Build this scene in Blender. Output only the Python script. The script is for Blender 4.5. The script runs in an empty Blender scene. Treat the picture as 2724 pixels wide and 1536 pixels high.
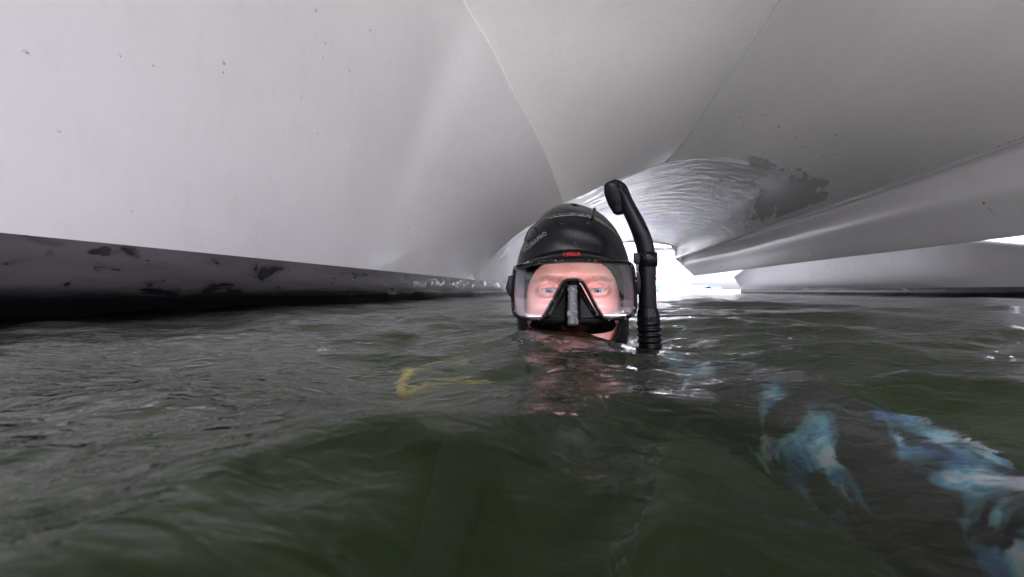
import bpy, bmesh, math, random
import numpy as np
from mathutils import Vector, Matrix
from mathutils.bvhtree import BVHTree
random.seed(7); rng = np.random.default_rng(11)
sc = bpy.context.scene; COL = sc.collection
R = math.radians
H = 0.063                    # height of the lens above the calm water
# ------------------------------------------------------------------ camera
cd = bpy.data.cameras.new("camera"); cam = bpy.data.objects.new("camera", cd); COL.objects.link(cam)
cam.location = (0, 0, H); cam.rotation_euler = (R(90), 0, 0)
cd.sensor_width = 36; cd.lens = 1200/2724*36; cd.shift_y = 6/2724
cd.clip_start = 0.005; cd.clip_end = 3000
cd.dof.use_dof = True; cd.dof.focus_distance = 0.61; cd.dof.aperture_fstop = 11
sc.camera = cam
# ------------------------------------------------------------------ light
SUN_EL, SUN_AZ = R(54), R(184)       # azimuth clockwise from +Y: high sun behind the camera, to starboard
w = bpy.data.worlds.new("World"); sc.world = w; w.use_nodes = True
nt = w.node_tree; nt.nodes.clear()
sky = nt.nodes.new("ShaderNodeTexSky"); sky.sky_type = 'NISHITA'; sky.sun_disc = False
sky.sun_elevation = SUN_EL; sky.sun_rotation = SUN_AZ; sky.dust_density = 3.0; sky.air_density = 1.0
hs = nt.nodes.new("ShaderNodeHueSaturation"); hs.inputs['Saturation'].default_value = 0.22
mxw = nt.nodes.new("ShaderNodeMix"); mxw.data_type = 'RGBA'; mxw.blend_type = 'MULTIPLY'; mxw.inputs[0].default_value = 1.0
mxw.inputs[7].default_value = (1.02, 0.965, 1.09, 1)
bg = nt.nodes.new("ShaderNodeBackground"); bg.inputs[1].default_value = 0.10
wo = nt.nodes.new("ShaderNodeOutputWorld")
nt.links.new(sky.outputs[0], hs.inputs['Color']); nt.links.new(hs.outputs[0], mxw.inputs[6])
nt.links.new(mxw.outputs[2], bg.inputs[0]); nt.links.new(bg.outputs[0], wo.inputs[0])
sd = bpy.data.lights.new("sun", 'SUN'); sd.energy = 5.0; sd.angle = R(0.5); sd.color = (1, .96, .93)
sun = bpy.data.objects.new("sun", sd); COL.objects.link(sun)
sdir = Vector((math.sin(SUN_AZ)*math.cos(SUN_EL), math.cos(SUN_AZ)*math.cos(SUN_EL), math.sin(SUN_EL)))
sun.rotation_euler = sdir.to_track_quat('Z', 'Y').to_euler(); sun.location = sdir*30
sc.view_settings.view_transform = 'Standard'; sc.view_settings.look = 'None'
sc.view_settings.gamma = 1; sc.view_settings.use_curve_mapping = False
sc.view_settings.exposure = 2.9
sc.render.engine = 'CYCLES'
sc.cycles.use_denoising = True
sc.cycles.max_bounces = 9; sc.cycles.diffuse_bounces = 7; sc.cycles.glossy_bounces = 5
sc.cycles.transmission_bounces = 4; sc.cycles.transparent_max_bounces = 12; sc.cycles.volume_bounces = 1
sc.cycles.sample_clamp_indirect = 6; sc.cycles.caustics_refractive = True

# ------------------------------------------------------------------ helpers
def P(px, py, Y):            # a point at depth Y on the sight line through photograph pixel px, py
    return Vector(((px-1362)/1200*Y, Y, H-(py-774)/1200*Y))
def FP(cx, cy, Y):           # the same for the enlarged face crop used to measure the diver
    return P(1250+cx/2.795, 440+cy/2.795, Y)
def empty(name, loc=(0, 0, 0)):
    o = bpy.data.objects.new(name, None); COL.objects.link(o); o.location = loc; o.empty_display_size = .05
    return o
def tag(o, label=None, cat=None, group=None, kind=None):
    for k, v in (('label', label), ('category', cat), ('group', group), ('kind', kind)):
        if v: o[k] = v
    return o
def link(name, me, mat=None, parent=None, smooth=True):
    o = bpy.data.objects.new(name, me); COL.objects.link(o)
    if mat: me.materials.append(mat)
    if smooth: me.polygons.foreach_set('use_smooth', [True]*len(me.polygons))
    if parent:
        o.parent = parent; o.matrix_parent_inverse = Matrix.Translation(-parent.location)
    return o
def mesh(name, V, F, mat=None, parent=None, smooth=True):
    me = bpy.data.meshes.new(name); me.from_pydata([tuple(v) for v in V], [], F); me.update()
    return link(name, me, mat, parent, smooth)
def fix(o):
    bm = bmesh.new(); bm.from_mesh(o.data); bmesh.ops.recalc_face_normals(bm, faces=bm.faces); bm.to_mesh(o.data); bm.free(); return o
def gridfaces(nr, nc, closed=False):
    F = []
    for i in range(nr-1):
        for j in range(nc if closed else nc-1):
            k = (j+1) % nc
            F.append((i*nc+j, i*nc+k, (i+1)*nc+k, (i+1)*nc+j))
    return F
def mod(o, kind, **kw):
    m = o.modifiers.new(kind.lower(), kind)
    for k, v in kw.items(): setattr(m, k, v)
    return o
def interp(xs, ys, x):       # smooth (monotone-ish cubic) interpolation
    xs = list(xs)
    if x <= xs[0]: return ys[0]
    if x >= xs[-1]: return ys[-1]
    i = max(k for k in range(len(xs)-1) if xs[k] <= x)
    def sl(k):
        if k == 0: return (ys[1]-ys[0])/(xs[1]-xs[0])
        if k == len(xs)-1: return (ys[-1]-ys[-2])/(xs[-1]-xs[-2])
        a = (ys[k]-ys[k-1])/(xs[k]-xs[k-1]); b = (ys[k+1]-ys[k])/(xs[k+1]-xs[k])
        if a*b <= 0: return 0
        return 2*a*b/(a+b)
    h = xs[i+1]-xs[i]; t = (x-xs[i])/h; m0, m1 = sl(i)*h, sl(i+1)*h
    return (2*t**3-3*t*t+1)*ys[i]+(t**3-2*t*t+t)*m0+(-2*t**3+3*t*t)*ys[i+1]+(t**3-t*t)*m1
def tube(path, radii, seg=16, flat=1.0, up=Vector((0, 1, 0)), cap=True, taperfn=None):
    V = []; n = len(path)
    for i, p in enumerate(path):
        t = (path[min(i+1, n-1)]-path[max(i-1, 0)]).normalized()
        a = t.cross(up)
        if a.length < 1e-4: a = t.cross(Vector((1, 0, 0)))
        a.normalize(); b = a.cross(t).normalized()
        r = radii[i] if hasattr(radii, '__len__') else radii
        for j in range(seg):
            q = 2*math.pi*j/seg
            V.append(p+a*math.cos(q)*r+b*math.sin(q)*r*flat)
    F = gridfaces(n, seg, True)
    if cap: F += [tuple(range(seg))[::-1], tuple((n-1)*seg+j for j in range(seg))]
    return V, F
def smoothpath(pts, n=8):
    out = []; m = len(pts)
    for i in range(m-1):
        p0, p1, p2, p3 = pts[max(i-1, 0)], pts[i], pts[i+1], pts[min(i+2, m-1)]
        for k in range(n):
            t = k/n
            out.append(tuple(.5*((2*b)+(-a+c)*t+(2*a-5*b+4*c-d)*t*t+(-a+3*b-3*c+d)*t**3) for a, b, c, d in zip(p0, p1, p2, p3)))
    out.append(tuple(pts[-1])); return out
class MB:
    def __init__(s): s.V = []; s.F = []
    def add(s, V, F):
        b = len(s.V); s.V += [tuple(v) for v in V]; s.F += [tuple(i+b for i in f) for f in F]
    def box(s, c, d):
        x, y, z = c; a, b, e = [q/2 for q in d]
        V = [(x+i*a, y+j*b, z+k*e) for i in (-1, 1) for j in (-1, 1) for k in (-1, 1)]
        s.add(V, [(0, 1, 3, 2), (4, 6, 7, 5), (0, 4, 5, 1), (2, 3, 7, 6), (0, 2, 6, 4), (1, 5, 7, 3)])
    def ball(s, c, r, seg=8, rings=6):
        c = Vector(c); r = Vector(r) if hasattr(r, '__len__') else Vector((r, r, r)); V = []
        for i in range(rings+1):
            t = math.pi*i/rings
            for j in range(seg):
                q = 2*math.pi*j/seg
                V.append((c.x+r.x*math.sin(t)*math.cos(q), c.y+r.y*math.sin(t)*math.sin(q), c.z+r.z*math.cos(t)))
        s.add(V, gridfaces(rings+1, seg, True))
    def build(s, name, mat, parent=None, smooth=True): return mesh(name, s.V, s.F, mat, parent, smooth)

# ------------------------------------------------------------------ materials
def newmat(name):
    m = bpy.data.materials.new(name); m.use_nodes = True; t = m.node_tree
    return m, t, t.nodes['Principled BSDF']
def N(t, kind, **kw):
    n = t.nodes.new(kind)
    for k, v in kw.items():
        if k.startswith('i_'): n.inputs[k[2:].replace('_', ' ')].default_value = v
        else: setattr(n, k, v)
    return n
def coords(t, scale=(1, 1, 1), rot=(0, 0, 0)):
    c = N(t, "ShaderNodeTexCoord"); m = N(t, "ShaderNodeMapping")
    m.inputs['Scale'].default_value = scale; m.inputs['Rotation'].default_value = rot
    t.links.new(c.outputs['Object'], m.inputs[0]); return m.outputs[0]
def noise(t, vec, scale, detail=4, rough=.55, dist=0):
    n = N(t, "ShaderNodeTexNoise"); n.inputs['Scale'].default_value = scale; n.inputs['Detail'].default_value = detail
    n.inputs['Roughness'].default_value = rough; n.inputs['Distortion'].default_value = dist
    t.links.new(vec, n.inputs['Vector']); return n.outputs['Fac']
def ramp(t, fac, stops):
    r = N(t, "ShaderNodeValToRGB"); e = r.color_ramp.elements
    while len(e) < len(stops): e.new(.5)
    for q, (p, c) in zip(e, stops):
        q.position = p; q.color = (*c, 1) if len(c) == 3 else c
    t.links.new(fac, r.inputs[0]); return r.outputs[0]
def bump(t, b, fac, strength, dist):
    n = N(t, "ShaderNodeBump"); n.inputs['Strength'].default_value = strength; n.inputs['Distance'].default_value = dist
    t.links.new(fac, n.inputs['Height']); t.links.new(n.outputs[0], b.inputs['Normal']); return n
def simple(name, col, rough=.5, metal=0, coat=0, spec=.5):
    m, t, b = newmat(name); b.inputs['Base Color'].default_value = (*col, 1); b.inputs['Roughness'].default_value = rough
    b.inputs['Metallic'].default_value = metal; b.inputs['Coat Weight'].default_value = coat
    b.inputs['Specular IOR Level'].default_value = spec
    n = noise(t, coords(t), 30, 3); r = ramp(t, n, [(.2, tuple(c*.88 for c in col)), (.8, tuple(min(1, c*1.06) for c in col))])
    t.links.new(r, b.inputs['Base Color']); return m

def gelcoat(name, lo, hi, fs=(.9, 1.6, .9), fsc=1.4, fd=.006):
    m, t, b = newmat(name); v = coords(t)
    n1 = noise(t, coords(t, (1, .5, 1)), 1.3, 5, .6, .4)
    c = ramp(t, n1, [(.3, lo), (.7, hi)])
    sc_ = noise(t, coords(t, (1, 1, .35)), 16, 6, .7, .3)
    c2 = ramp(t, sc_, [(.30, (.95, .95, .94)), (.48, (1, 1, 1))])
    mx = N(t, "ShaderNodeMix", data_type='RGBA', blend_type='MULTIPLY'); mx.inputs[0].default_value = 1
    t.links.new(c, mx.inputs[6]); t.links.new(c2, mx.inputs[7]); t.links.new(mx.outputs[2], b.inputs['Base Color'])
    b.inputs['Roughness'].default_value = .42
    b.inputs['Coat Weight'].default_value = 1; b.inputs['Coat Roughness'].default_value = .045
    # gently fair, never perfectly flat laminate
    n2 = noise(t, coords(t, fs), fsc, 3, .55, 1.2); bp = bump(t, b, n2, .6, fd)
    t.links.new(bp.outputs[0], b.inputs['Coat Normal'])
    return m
GEL = gelcoat('gelcoat', (.79, .78, .795), (.87, .855, .875))

GELG = gelcoat('dimmed_gelcoat', (.53, .525, .535), (.60, .59, .61))  # white gelcoat darkened in colour to tone down the over-lit port flank
GELGV = gelcoat('wavy_dimmed_gelcoat', (.53, .525, .535), (.60, .59, .61), (.8, 2.6, .8), 1.7, .022)  # same darkened colour, rippled, for the far end of that flank
GELV = gelcoat('wavy_gelcoat', (.78, .765, .78), (.84, .825, .84), (.8, 2.2, .8), 1.6, .024)
def antifoul():
    m, t, b = newmat('antifouling'); v = coords(t, (1, .55, 1.4))
    n1 = noise(t, coords(t, (1, .35, 2.5)), 5, 5, .6)
    base = ramp(t, n1, [(.3, (.036, .032, .037)), (.7, (.070, .063, .070))])
    n2 = noise(t, v, 9, 3, .5, .8); sp = ramp(t, n2, [(.555, (0, 0, 0)), (.66, (1, 1, 1))])
    n3 = noise(t, v, 26, 3, .5, .5); sp2 = ramp(t, n3, [(.60, (0, 0, 0)), (.68, (1, 1, 1))])
    ad = N(t, "ShaderNodeMix", data_type='RGBA', blend_type='LIGHTEN'); ad.inputs[0].default_value = 1
    t.links.new(sp, ad.inputs[6]); t.links.new(sp2, ad.inputs[7])
    # wet, weed-darkened foot of the hull
    cc = N(t, "ShaderNodeTexCoord"); se = N(t, "ShaderNodeSeparateXYZ"); t.links.new(cc.outputs['Object'], se.inputs[0])
    wob = N(t, "ShaderNodeMath", operation='MULTIPLY_ADD'); t.links.new(n1, wob.inputs[0]); wob.inputs[1].default_value = -.05
    t.links.new(se.outputs['Z'], wob.inputs[2])
    wet = ramp(t, wob.outputs[0], [(.028, (1, 1, 1)), (.05, (0, 0, 0))])
    ad2 = N(t, "ShaderNodeMix", data_type='RGBA', blend_type='LIGHTEN'); ad2.inputs[0].default_value = 1
    t.links.new(ad.outputs[2], ad2.inputs[6]); t.links.new(wet, ad2.inputs[7])
    mx = N(t, "ShaderNodeMix", data_type='RGBA'); t.links.new(ad2.outputs[2], mx.inputs[0])
    t.links.new(base, mx.inputs[6]); mx.inputs[7].default_value = (.008, .008, .009, 1)
    t.links.new(mx.outputs[2], b.inputs['Base Color'])
    rr = ramp(t, ad2.outputs[2], [(0, (.5, .5, .5)), (1, (.22, .22, .22))]); t.links.new(rr, b.inputs['Roughness'])
    bump(t, b, noise(t, v, 60, 4), .25, .002)
    return m
ANTI = antifoul()
RUST = simple('rusty_steel', (.10, .045, .02), .8)
STAIN = simple('rust_stain', (.42, .33, .24), .6)

def dropmat():
    m, t, b = newmat('water_drop'); t.nodes.remove(b)
    g = N(t, "ShaderNodeBsdfGlossy"); g.inputs['Roughness'].default_value = .02
    tr = N(t, "ShaderNodeBsdfTransparent"); tr.inputs[0].default_value = (.95, .96, .97, 1)
    fr = N(t, "ShaderNodeFresnel"); fr.inputs[0].default_value = 1.5
    mx = N(t, "ShaderNodeMixShader"); t.links.new(fr.outputs[0], mx.inputs[0]); t.links.new(tr.outputs[0], mx.inputs[1])
    t.links.new(g.outputs[0], mx.inputs[2]); t.links.new(mx.outputs[0], t.nodes['Material Output'].inputs[0]); return m
DROP = dropmat()

# ------------------------------------------------------------------ sky-side setting: water
def watermat():
    m, t, b = newmat('murky_water'); t.nodes.remove(b); out = t.nodes['Material Output']
    v = coords(t, (1, 1, 1))
    fine = noise(t, coords(t, (1, 1.6, 1)), 46, 3, .5, .6)
    bp = N(t, "ShaderNodeBump"); bp.inputs['Strength'].default_value = .8; bp.inputs['Distance'].default_value = .0045
    t.links.new(fine, bp.inputs['Height'])
    big = noise(t, coords(t, (1, 1, 1)), 5.5, 3, .55, .4)
    bp2 = N(t, "ShaderNodeBump"); bp2.inputs['Strength'].default_value = .35; bp2.inputs['Distance'].default_value = .012
    t.links.new(big, bp2.inputs['Height']); t.links.new(bp.outputs[0], bp2.inputs['Normal'])
    g = N(t, "ShaderNodeBsdfGlossy"); g.inputs['Roughness'].default_value = .015; g.inputs['Color'].default_value = (.97, .98, .97, 1)
    tr = N(t, "ShaderNodeBsdfRefraction"); tr.inputs['IOR'].default_value = 1.025; tr.inputs['Roughness'].default_value = 0
    t.links.new(bp2.outputs[0], tr.inputs['Normal'])
    fr = N(t, "ShaderNodeFresnel"); fr.inputs[0].default_value = 1.333
    mx = N(t, "ShaderNodeMixShader")
    for n in (g, fr): t.links.new(bp2.outputs[0], n.inputs['Normal'])
    t.links.new(fr.outputs[0], mx.inputs[0]); t.links.new(tr.outputs[0], mx.inputs[1]); t.links.new(g.outputs[0], mx.inputs[2])
    t.links.new(mx.outputs[0], out.inputs[0])
    vol = N(t, "ShaderNodeVolumePrincipled"); vol.inputs['Color'].default_value = (.110, .205, .055, 1)
    vol.inputs['Density'].default_value = 1.25; vol.inputs['Anisotropy'].default_value = .2
    t.links.new(vol.outputs[0], out.inputs['Volume'])
    return m
WATER = watermat()

def wave_height(X, Y, space):
    Z = np.zeros_like(X); g = np.random.default_rng(5)
    lam = np.exp(np.linspace(math.log(.022), math.log(1.6), 66))
    for L in lam:
        th = g.normal(.35, .75); ph = g.uniform(0, 6.283); k = 6.283/L
        slope = .050 if L < .16 else (.036 if L < .5 else .014)
        amp = slope/k*g.uniform(.5, 1.2)
        kx, ky = k*math.sin(th), k*math.cos(th)
        att = np.clip((L/space-3)/4, 0, 1)
        if L < .16: att = att*(.6+.4*np.clip((np.hypot(X, Y)-.18)/.3, 0, 1))
        wob = .35*np.sin(.37*kx*Y+.29*ky*X+ph*2)
        Z += amp*att*np.sin(kx*X+ky*Y+ph+wob)
    # calmer patches and rougher ones
    env = .75+.35*np.sin(2.1*X+1.3*Y+.5)*np.sin(1.7*Y-.9*X+1.1)
    Z *= env
    # the swell whose near face tilts towards the lens
    r = np.hypot(X, Y); th = np.degrees(np.arctan2(X, Y))
    rc = np.interp(th, [-180, -90, -60, -48, -23, 2, 20, 40, 60, 90, 180], [.3, .18, .14, .152, .188, .226, .27, .38, .42, .38, .3])
    rc = rc*(1+.05*np.sin(th*.055+1)+.02*np.sin(th*.13))+.010*np.sin(X*31+Y*22)+.006*np.sin(X*70-Y*41+1)
    d = np.maximum(0, rc-r)
    sl = np.interp(th, [-180, 0, 25, 90, 180], [.26, .26, .15, .14, .26])
    Z -= sl*(np.sqrt(d*d+.012**2)-.012)
    Z += .006*np.exp(-((r-rc)/.05)**2)
    k0 = np.argmin((X-.085)**2+(Y-.60)**2); z0 = Z.flat[k0]
    Z += (.010-z0)*np.exp(-((X-.085)**2+(Y-.60)**2)/.16**2)
    # calm right under the lens so that no crest cuts through it
    return Z
def build_water():
    rad = [.004]
    while rad[-1] < 34: rad.append(rad[-1]*1.0105+.0004)
    rad += [50, 80, 140, 300, 800, 1600]
    ang = np.concatenate([np.linspace(-62, 62, 720, endpoint=False), np.linspace(62, 298, 150, endpoint=False)])
    rad = np.array(rad); A, Rr = np.meshgrid(np.radians(ang), rad)
    X = Rr*np.sin(A); Y = Rr*np.cos(A)
    dth = np.where(np.abs(np.degrees(A)) < 62, R(124/720), R(236/150))
    Z = wave_height(X, Y, np.maximum(dth*Rr, .0105*Rr+.0004)) * np.clip((60-Rr)/30, 0, 1)
    nr, nc = X.shape; V = np.stack([X, Y, Z], -1).reshape(-1, 3)
    zc = float(Z[0].mean())
    V = np.vstack([V, [[0, 0, zc]]]); c = nr*nc
    # rim, skirt and floor close the body of water
    rim = V[(nr-1)*nc:nr*nc].copy(); rim[:, 2] = -3.0; base = len(V); V = np.vstack([V, rim, [[0, 0, -3.0]]]); fc = len(V)-1
    i, j = np.meshgrid(np.arange(nr-1), np.arange(nc), indexing='ij'); k = (j+1) % nc
    Q = np.stack([i*nc+j, i*nc+k, (i+1)*nc+k, (i+1)*nc+j], -1).reshape(-1, 4)
    jj = np.arange(nc); kk = (jj+1) % nc; last = (nr-1)*nc
    Q2 = np.stack([last+jj, last+kk, base+kk, base+jj], -1)
    T = np.stack([np.full(nc, c), kk, jj], -1); T2 = np.stack([np.full(nc, fc), base+jj, base+kk], -1)
    me = bpy.data.meshes.new('water')
    loops = np.concatenate([Q.ravel(), Q2.ravel(), T.ravel(), T2.ravel()])
    tot = np.concatenate([np.full(len(Q)+len(Q2), 4), np.full(len(T)+len(T2), 3)])
    me.vertices.add(len(V)); me.vertices.foreach_set('co', V.ravel())
    me.loops.add(len(loops)); me.loops.foreach_set('vertex_index', loops)
    me.polygons.add(len(tot)); me.polygons.foreach_set('loop_start', np.concatenate([[0], np.cumsum(tot)[:-1]])); me.polygons.foreach_set('loop_total', tot)
    me.update(calc_edges=True); me.validate()
    o = link('water', me, WATER)
    tag(o, 'dark green rippled harbour water filling the lower half', None, None, 'structure')
    return o
water = build_water()
bed, t, b = newmat('silt')
t.links.new(ramp(t, noise(t, coords(t), 1.2, 5), [(.3, (.03, .04, .015)), (.7, (.06, .07, .03))]), b.inputs['Base Color'])
o = mesh('lakebed', [(-900, -900, -2.6), (900, -900, -2.6), (900, 900, -2.6), (-900, 900, -2.6)], [(0, 1, 2, 3)], bed)
tag(o, 'green silty bed under the murky water', None, None, 'structure')

# ------------------------------------------------------------------ catamaran overhead
AX = 198/1200                              # the tunnel runs along (AX, 1)
def T(u, Y, z): return Vector((u+AX*Y, Y, z))
cat = empty('catamaran', (1.2, 6, 0))
tag(cat, 'white catamaran whose two dark-footed hulls and bridge deck form the tunnel over the swimmer', 'catamaran')
Y0, Y1 = -8.0, 12.0      # port side; the starboard side starts further forward
YN, YR, YA, YB = -1.65, -1.65, -.5, .5  # out-of-frame bow ends, placed to let light in and block direct sun
def stations(a, b, n, dense=1.0): return [a+(b-a)*(i/(n-1))**dense for i in range(n)]
def loft(name, keys, Ys, mat, nseg=10, parent=cat, curve=True, flip=False):
    """keys: {Y: [(u, z), ...]} cross-sections with equal counts"""
    ks = sorted(keys); cnt = len(keys[ks[0]]); V = []
    for Y in Ys:
        pts = [(interp(ks, [keys[k][i][0] for k in ks], Y), interp(ks, [keys[k][i][1] for k in ks], Y)) for i in range(cnt)]
        prof = smoothpath(pts, nseg) if curve else [tuple(a+(b-a)*q/nseg for a, b in zip(pts[i], pts[i+1])) for i in range(cnt-1) for q in range(nseg)]+[pts[-1]]
        V += [T(u, Y, z) for u, z in prof]
    nc = len(V)//len(Ys); F = gridfaces(len(Ys), nc)
    if flip: F = [f[::-1] for f in F]
    return mesh(name, V, F, mat, parent)
# ridge (left edge of the nacelle panel), read off the photograph at plausible depths
def ridge_pt(px, py, Y): q = P(px, py, Y); return (q.x-AX*Y, q.z)
RG = {Y0: (-1.02, 2.72), 1.0: (-1.0, 2.66), 2.8: ridge_pt(1232, 0, 2.8), 3.05: ridge_pt(1301, 116, 3.05), 3.4: ridge_pt(1364, 243, 3.4),
      3.8: ridge_pt(1422, 349, 3.8), 4.3: ridge_pt(1465, 444, 4.3), 5.0: ridge_pt(1499, 541, 5.0)}
SM = {Y0: (1.45, 2.25), 1.0: (1.40, 2.17), 2.8: ridge_pt(2070, 0, 2.8), 3.5: ridge_pt(1940, 198, 3.5), 4.686: ridge_pt(1810, 395, 4.686), 5.0: ridge_pt(1770, 432, 5.0)}
RK = (Y0, 1.0, 2.8, 3.05, 3.4, 3.8, 4.3, 5.0)
def at(D, Y):
    k = sorted(D); return (interp(k, [D[q][0] for q in k], Y), interp(k, [D[q][1] for q in k], Y))
Ya = stations(Y0, 0, 12)[:-1]+stations(0, 5.0, 60); Yb = stations(5.0, Y1, 40)
# left hull flank sweeping up into the tunnel roof
def flank(Y):
    r = at(RG, Y)
    out = []
    for t_ in (0, .2, .42, .64, .84, 1):
        bow = .07*math.sin(math.pi*t_)*(1.35-.7*t_)
        dx, dz = r[0]+1.25, r[1]-.187; L = math.hypot(dx, dz)
        out.append((-1.25+dx*t_-dz/L*bow*1.0, .187+dz*t_+dx/L*bow))
    return out
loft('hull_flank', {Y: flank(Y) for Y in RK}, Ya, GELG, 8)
# roof panels
loft('nacelle_panel', {Y: [at(RG, Y), ((at(RG, Y)[0]+at(SM, Y)[0])/2, (at(RG, Y)[1]+at(SM, Y)[1])/2+float(np.interp(Y, [0, 3.4, 5], [-.07, -.05, .02]))), at(SM, Y)] for Y in RK}, stations(YN, 5.0, 60), GEL, 10)
CH = {Y0: (3.05, 1.6), 1.2: (3.05, 1.5), 3.2: ridge_pt(2724, 362, 3.2), 9: (2.95, 1.12), Y1: ridge_pt(1795, 688, Y1)}
def roofR(Y):
    s = at(SM, Y); c = at(CH, Y)
    return [s, (s[0]+(c[0]-s[0])*.3, s[1]+.05), (s[0]+(c[0]-s[0])*.66, s[1]*.6+c[1]*.4+.03), c]
loft('roof_panel', {Y: roofR(Y) for Y in (Y0, 1.0, 2.2, 2.8, 3.5, 4.686, 5.0)}, stations(YR, 5.0, 50), GEL, 10)
# vault behind the nacelle
r5, s5, c5 = at(RG, 5.0), at(SM, 5.0), at(CH, 5.0)
f5 = flank(5.0)
def vault5(): 
    rr = roofR(5.0)
    return f5[:-1]+[(r5[0], r5[1]+.012), ((r5[0]+s5[0])/2, (r5[1]+s5[1])/2+.02+.012), (s5[0], s5[1]+.012)]+rr[1:]
v5 = vault5()
v14 = [(u, z*float(np.interp(u, [0, 1.6], [.86, .90]))) for u, z in v5[:-1]]+[at(CH, Y1)]
vk = {5.0: v5, 7.5: [tuple(a*.55+b*.45 for a, b in zip(p, q)) for p, q in zip(v5, v14)], 10: [tuple(a*.2+b*.8 for a, b in zip(p, q)) for p, q in zip(v5, v14)], Y1: v14}
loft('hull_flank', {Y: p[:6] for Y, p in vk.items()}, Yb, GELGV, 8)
loft('vaulted_roof', {Y: p[5:] for Y, p in vk.items()}, Yb, GELV, 8)
# small moulded lip closing the nacelle
lipV = []; NL = 24
for i in range(NL):
    t_ = i/(NL-1); u = r5[0]+(s5[0]-r5[0])*t_; z = r5[1]+(s5[1]-r5[1])*t_+.02*4*t_*(1-t_)*.75
    for dy, dz in ((-.012, -.001), (-.004, -.005), (.003, -.003), (.006, .05)): lipV.append(T(u, 5.0+dy, z+dz))
mesh('nacelle_lip', lipV, gridfaces(NL, 4), GEL, cat)
# rounded beads along the two moulded edges
for nm, D, rr in (('chine_bead', SM, .013), ('knuckle_bead', RG, .006)):
    path = [T(*[at(D, Y)[0], Y, at(D, Y)[1]+.003]) for Y in Ya]
    V, F = tube(path, rr, 8); mesh(nm, V, F, GEL, cat)
# left hull below the boot-top
loft('antifouling_band', {Y0: [(-1.25, .187), (-1.235, .12), (-1.25, .05), (-1.33, -.03), (-1.6, -.35)], Y1: [(-1.25, .187), (-1.235, .12), (-1.26, .05), (-1.34, -.03), (-1.6, -.35)]},
     stations(Y0, Y1, 90), ANTI, 6)
# right side: cove and hanging side panel
AB = {Y0: (3.50, .54), 3.2: ridge_pt(2724, 620, 3.62), 6: (3.42, .53), Y1: ridge_pt(1845, 733, Y1)}
ks = (Y0, 3.2, 6, 9, Y1)
def sideA(Y):
    c = at(CH, Y); a = at(AB, Y)
    return [c, (c[0]+.11, c[1]+.006), (c[0]+.22, c[1]-.008), (c[0]*.62+a[0]*.38+.03, c[1]*.62+a[1]*.38), (c[0]*.3+a[0]*.7+.01, c[1]*.3+a[1]*.7), a, (a[0]+.03, a[1]-.012), (a[0]+.09, a[1]+.01), (a[0]+.12, a[1]+.09), (a[0]+.12, a[1]+.7), (a[0]+.12, 2.9)]
loft('side_panel', {Y: sideA(Y) for Y in ks}, stations(YA, Y1, 70), GEL, 7)
# right hull, its sheer dropping towards the bow
BT = [(Y0, .42), (2.5, .44), (3.5, .40), (3.77, .44), (4.24, .535), (4.9, .75), (6, 1.0), (8.5, 1.0), (9.8, .75), (10.9, .40)]
def hullB(Y):
    z = interp([q[0] for q in BT], [q[1] for q in BT], Y); u = 3.80 if Y < 8 else 3.80-.035*(Y-8)
    return [(u+.03, .098), (u-.01, .2), (u-.05, .098+(z-.098)*.5), (u-.10, .098+(z-.098)*.8), (u-.14, z), (u-.10, z+.02), (u+.1, z+.01), (u+.9, z-.03), (u+1.3, .3), (u+1.35, -.3)]
YE = 10.9; kb = (Y0, 2.5, 3.5, 3.77, 4.24, 4.9, 6, 8, YE)
loft('outer_hull', {Y: hullB(Y) for Y in kb}, stations(YB, YE, 90), GEL, 5)
loft('antifouling_band', {Y: [(hullB(Y)[0][0], .098), (hullB(Y)[0][0]-.004, .06), (hullB(Y)[0][0]+.01, .0), (hullB(Y)[0][0]+.15, -.35)] for Y in kb}, stations(YB, YE, 60), ANTI, 4)
# deck above, outboard side of the port hull and end plates
V = []
for i in range(12):
    f = i/11
    for u in np.linspace(-2.9, 4.7, 30):
        ys = float(np.interp(u, [-2.9, -.9, .95, 3.1, 3.6, 4.7], [Y0, YN, YR, YA, YA, 2.6])); V.append(T(u, ys+(Y1-ys)*f, 3.3-.05*u*u*.5))
mesh('deck', V, gridfaces(12, 30), GEL, cat)
loft('topside', {Y0: [(-2.9, 3.08), (-2.85, 1.6), (-2.7, .19), (-2.5, -.35)], Y1: [(-2.9, 3.08), (-2.85, 1.6), (-2.7, .19), (-2.5, -.35)]}, stations(Y0, Y1, 12), GEL, 5)
def endplate(name, Y, inner, outer):
    n = 26
    def res(pts):
        L = [0]
        for a, b in zip(pts, pts[1:]): L.append(L[-1]+math.dist(a, b))
        return [(interp_lin(L, [p[0] for p in pts], L[-1]*i/(n-1)), interp_lin(L, [p[1] for p in pts], L[-1]*i/(n-1))) for i in range(n)]
    A, B = res(inner), res(outer); V = [T(u, Y, z) for u, z in A]+[T(u, Y, z) for u, z in B]
    mesh(name, V, gridfaces(2, n), GEL, cat, False)
def interp_lin(xs, ys, x): return float(np.interp(x, xs, ys))
def frontplate(pts):         # closes the gap between the roof skin and the deck along the skewed bow
    V = []
    for u, Y, z in pts: V += [T(u, Y, z), T(u, Y, 3.29-.025*u*u)]
    mesh('end_plate', V, gridfaces(len(pts), 2), GEL, cat, False)
fl = flank(Y0); frontplate([(-2.6, Y0, -.3), (-1.5, Y0, -.3)]+[(u, Y0, z) for u, z in fl])
frontplate([(at(RG, YN)[0], YN, at(RG, YN)[1]), (at(SM, YN)[0], YN, at(SM, YN)[1])])
frontplate([(u, YR, z) for u, z in roofR(YR)]); frontplate([(at(CH, YA)[0], YA, at(CH, YA)[1]), (3.62, YA, .6)])
prof1 = [(-1.5, -.3)]+v14+[at(AB, Y1)]
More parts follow.
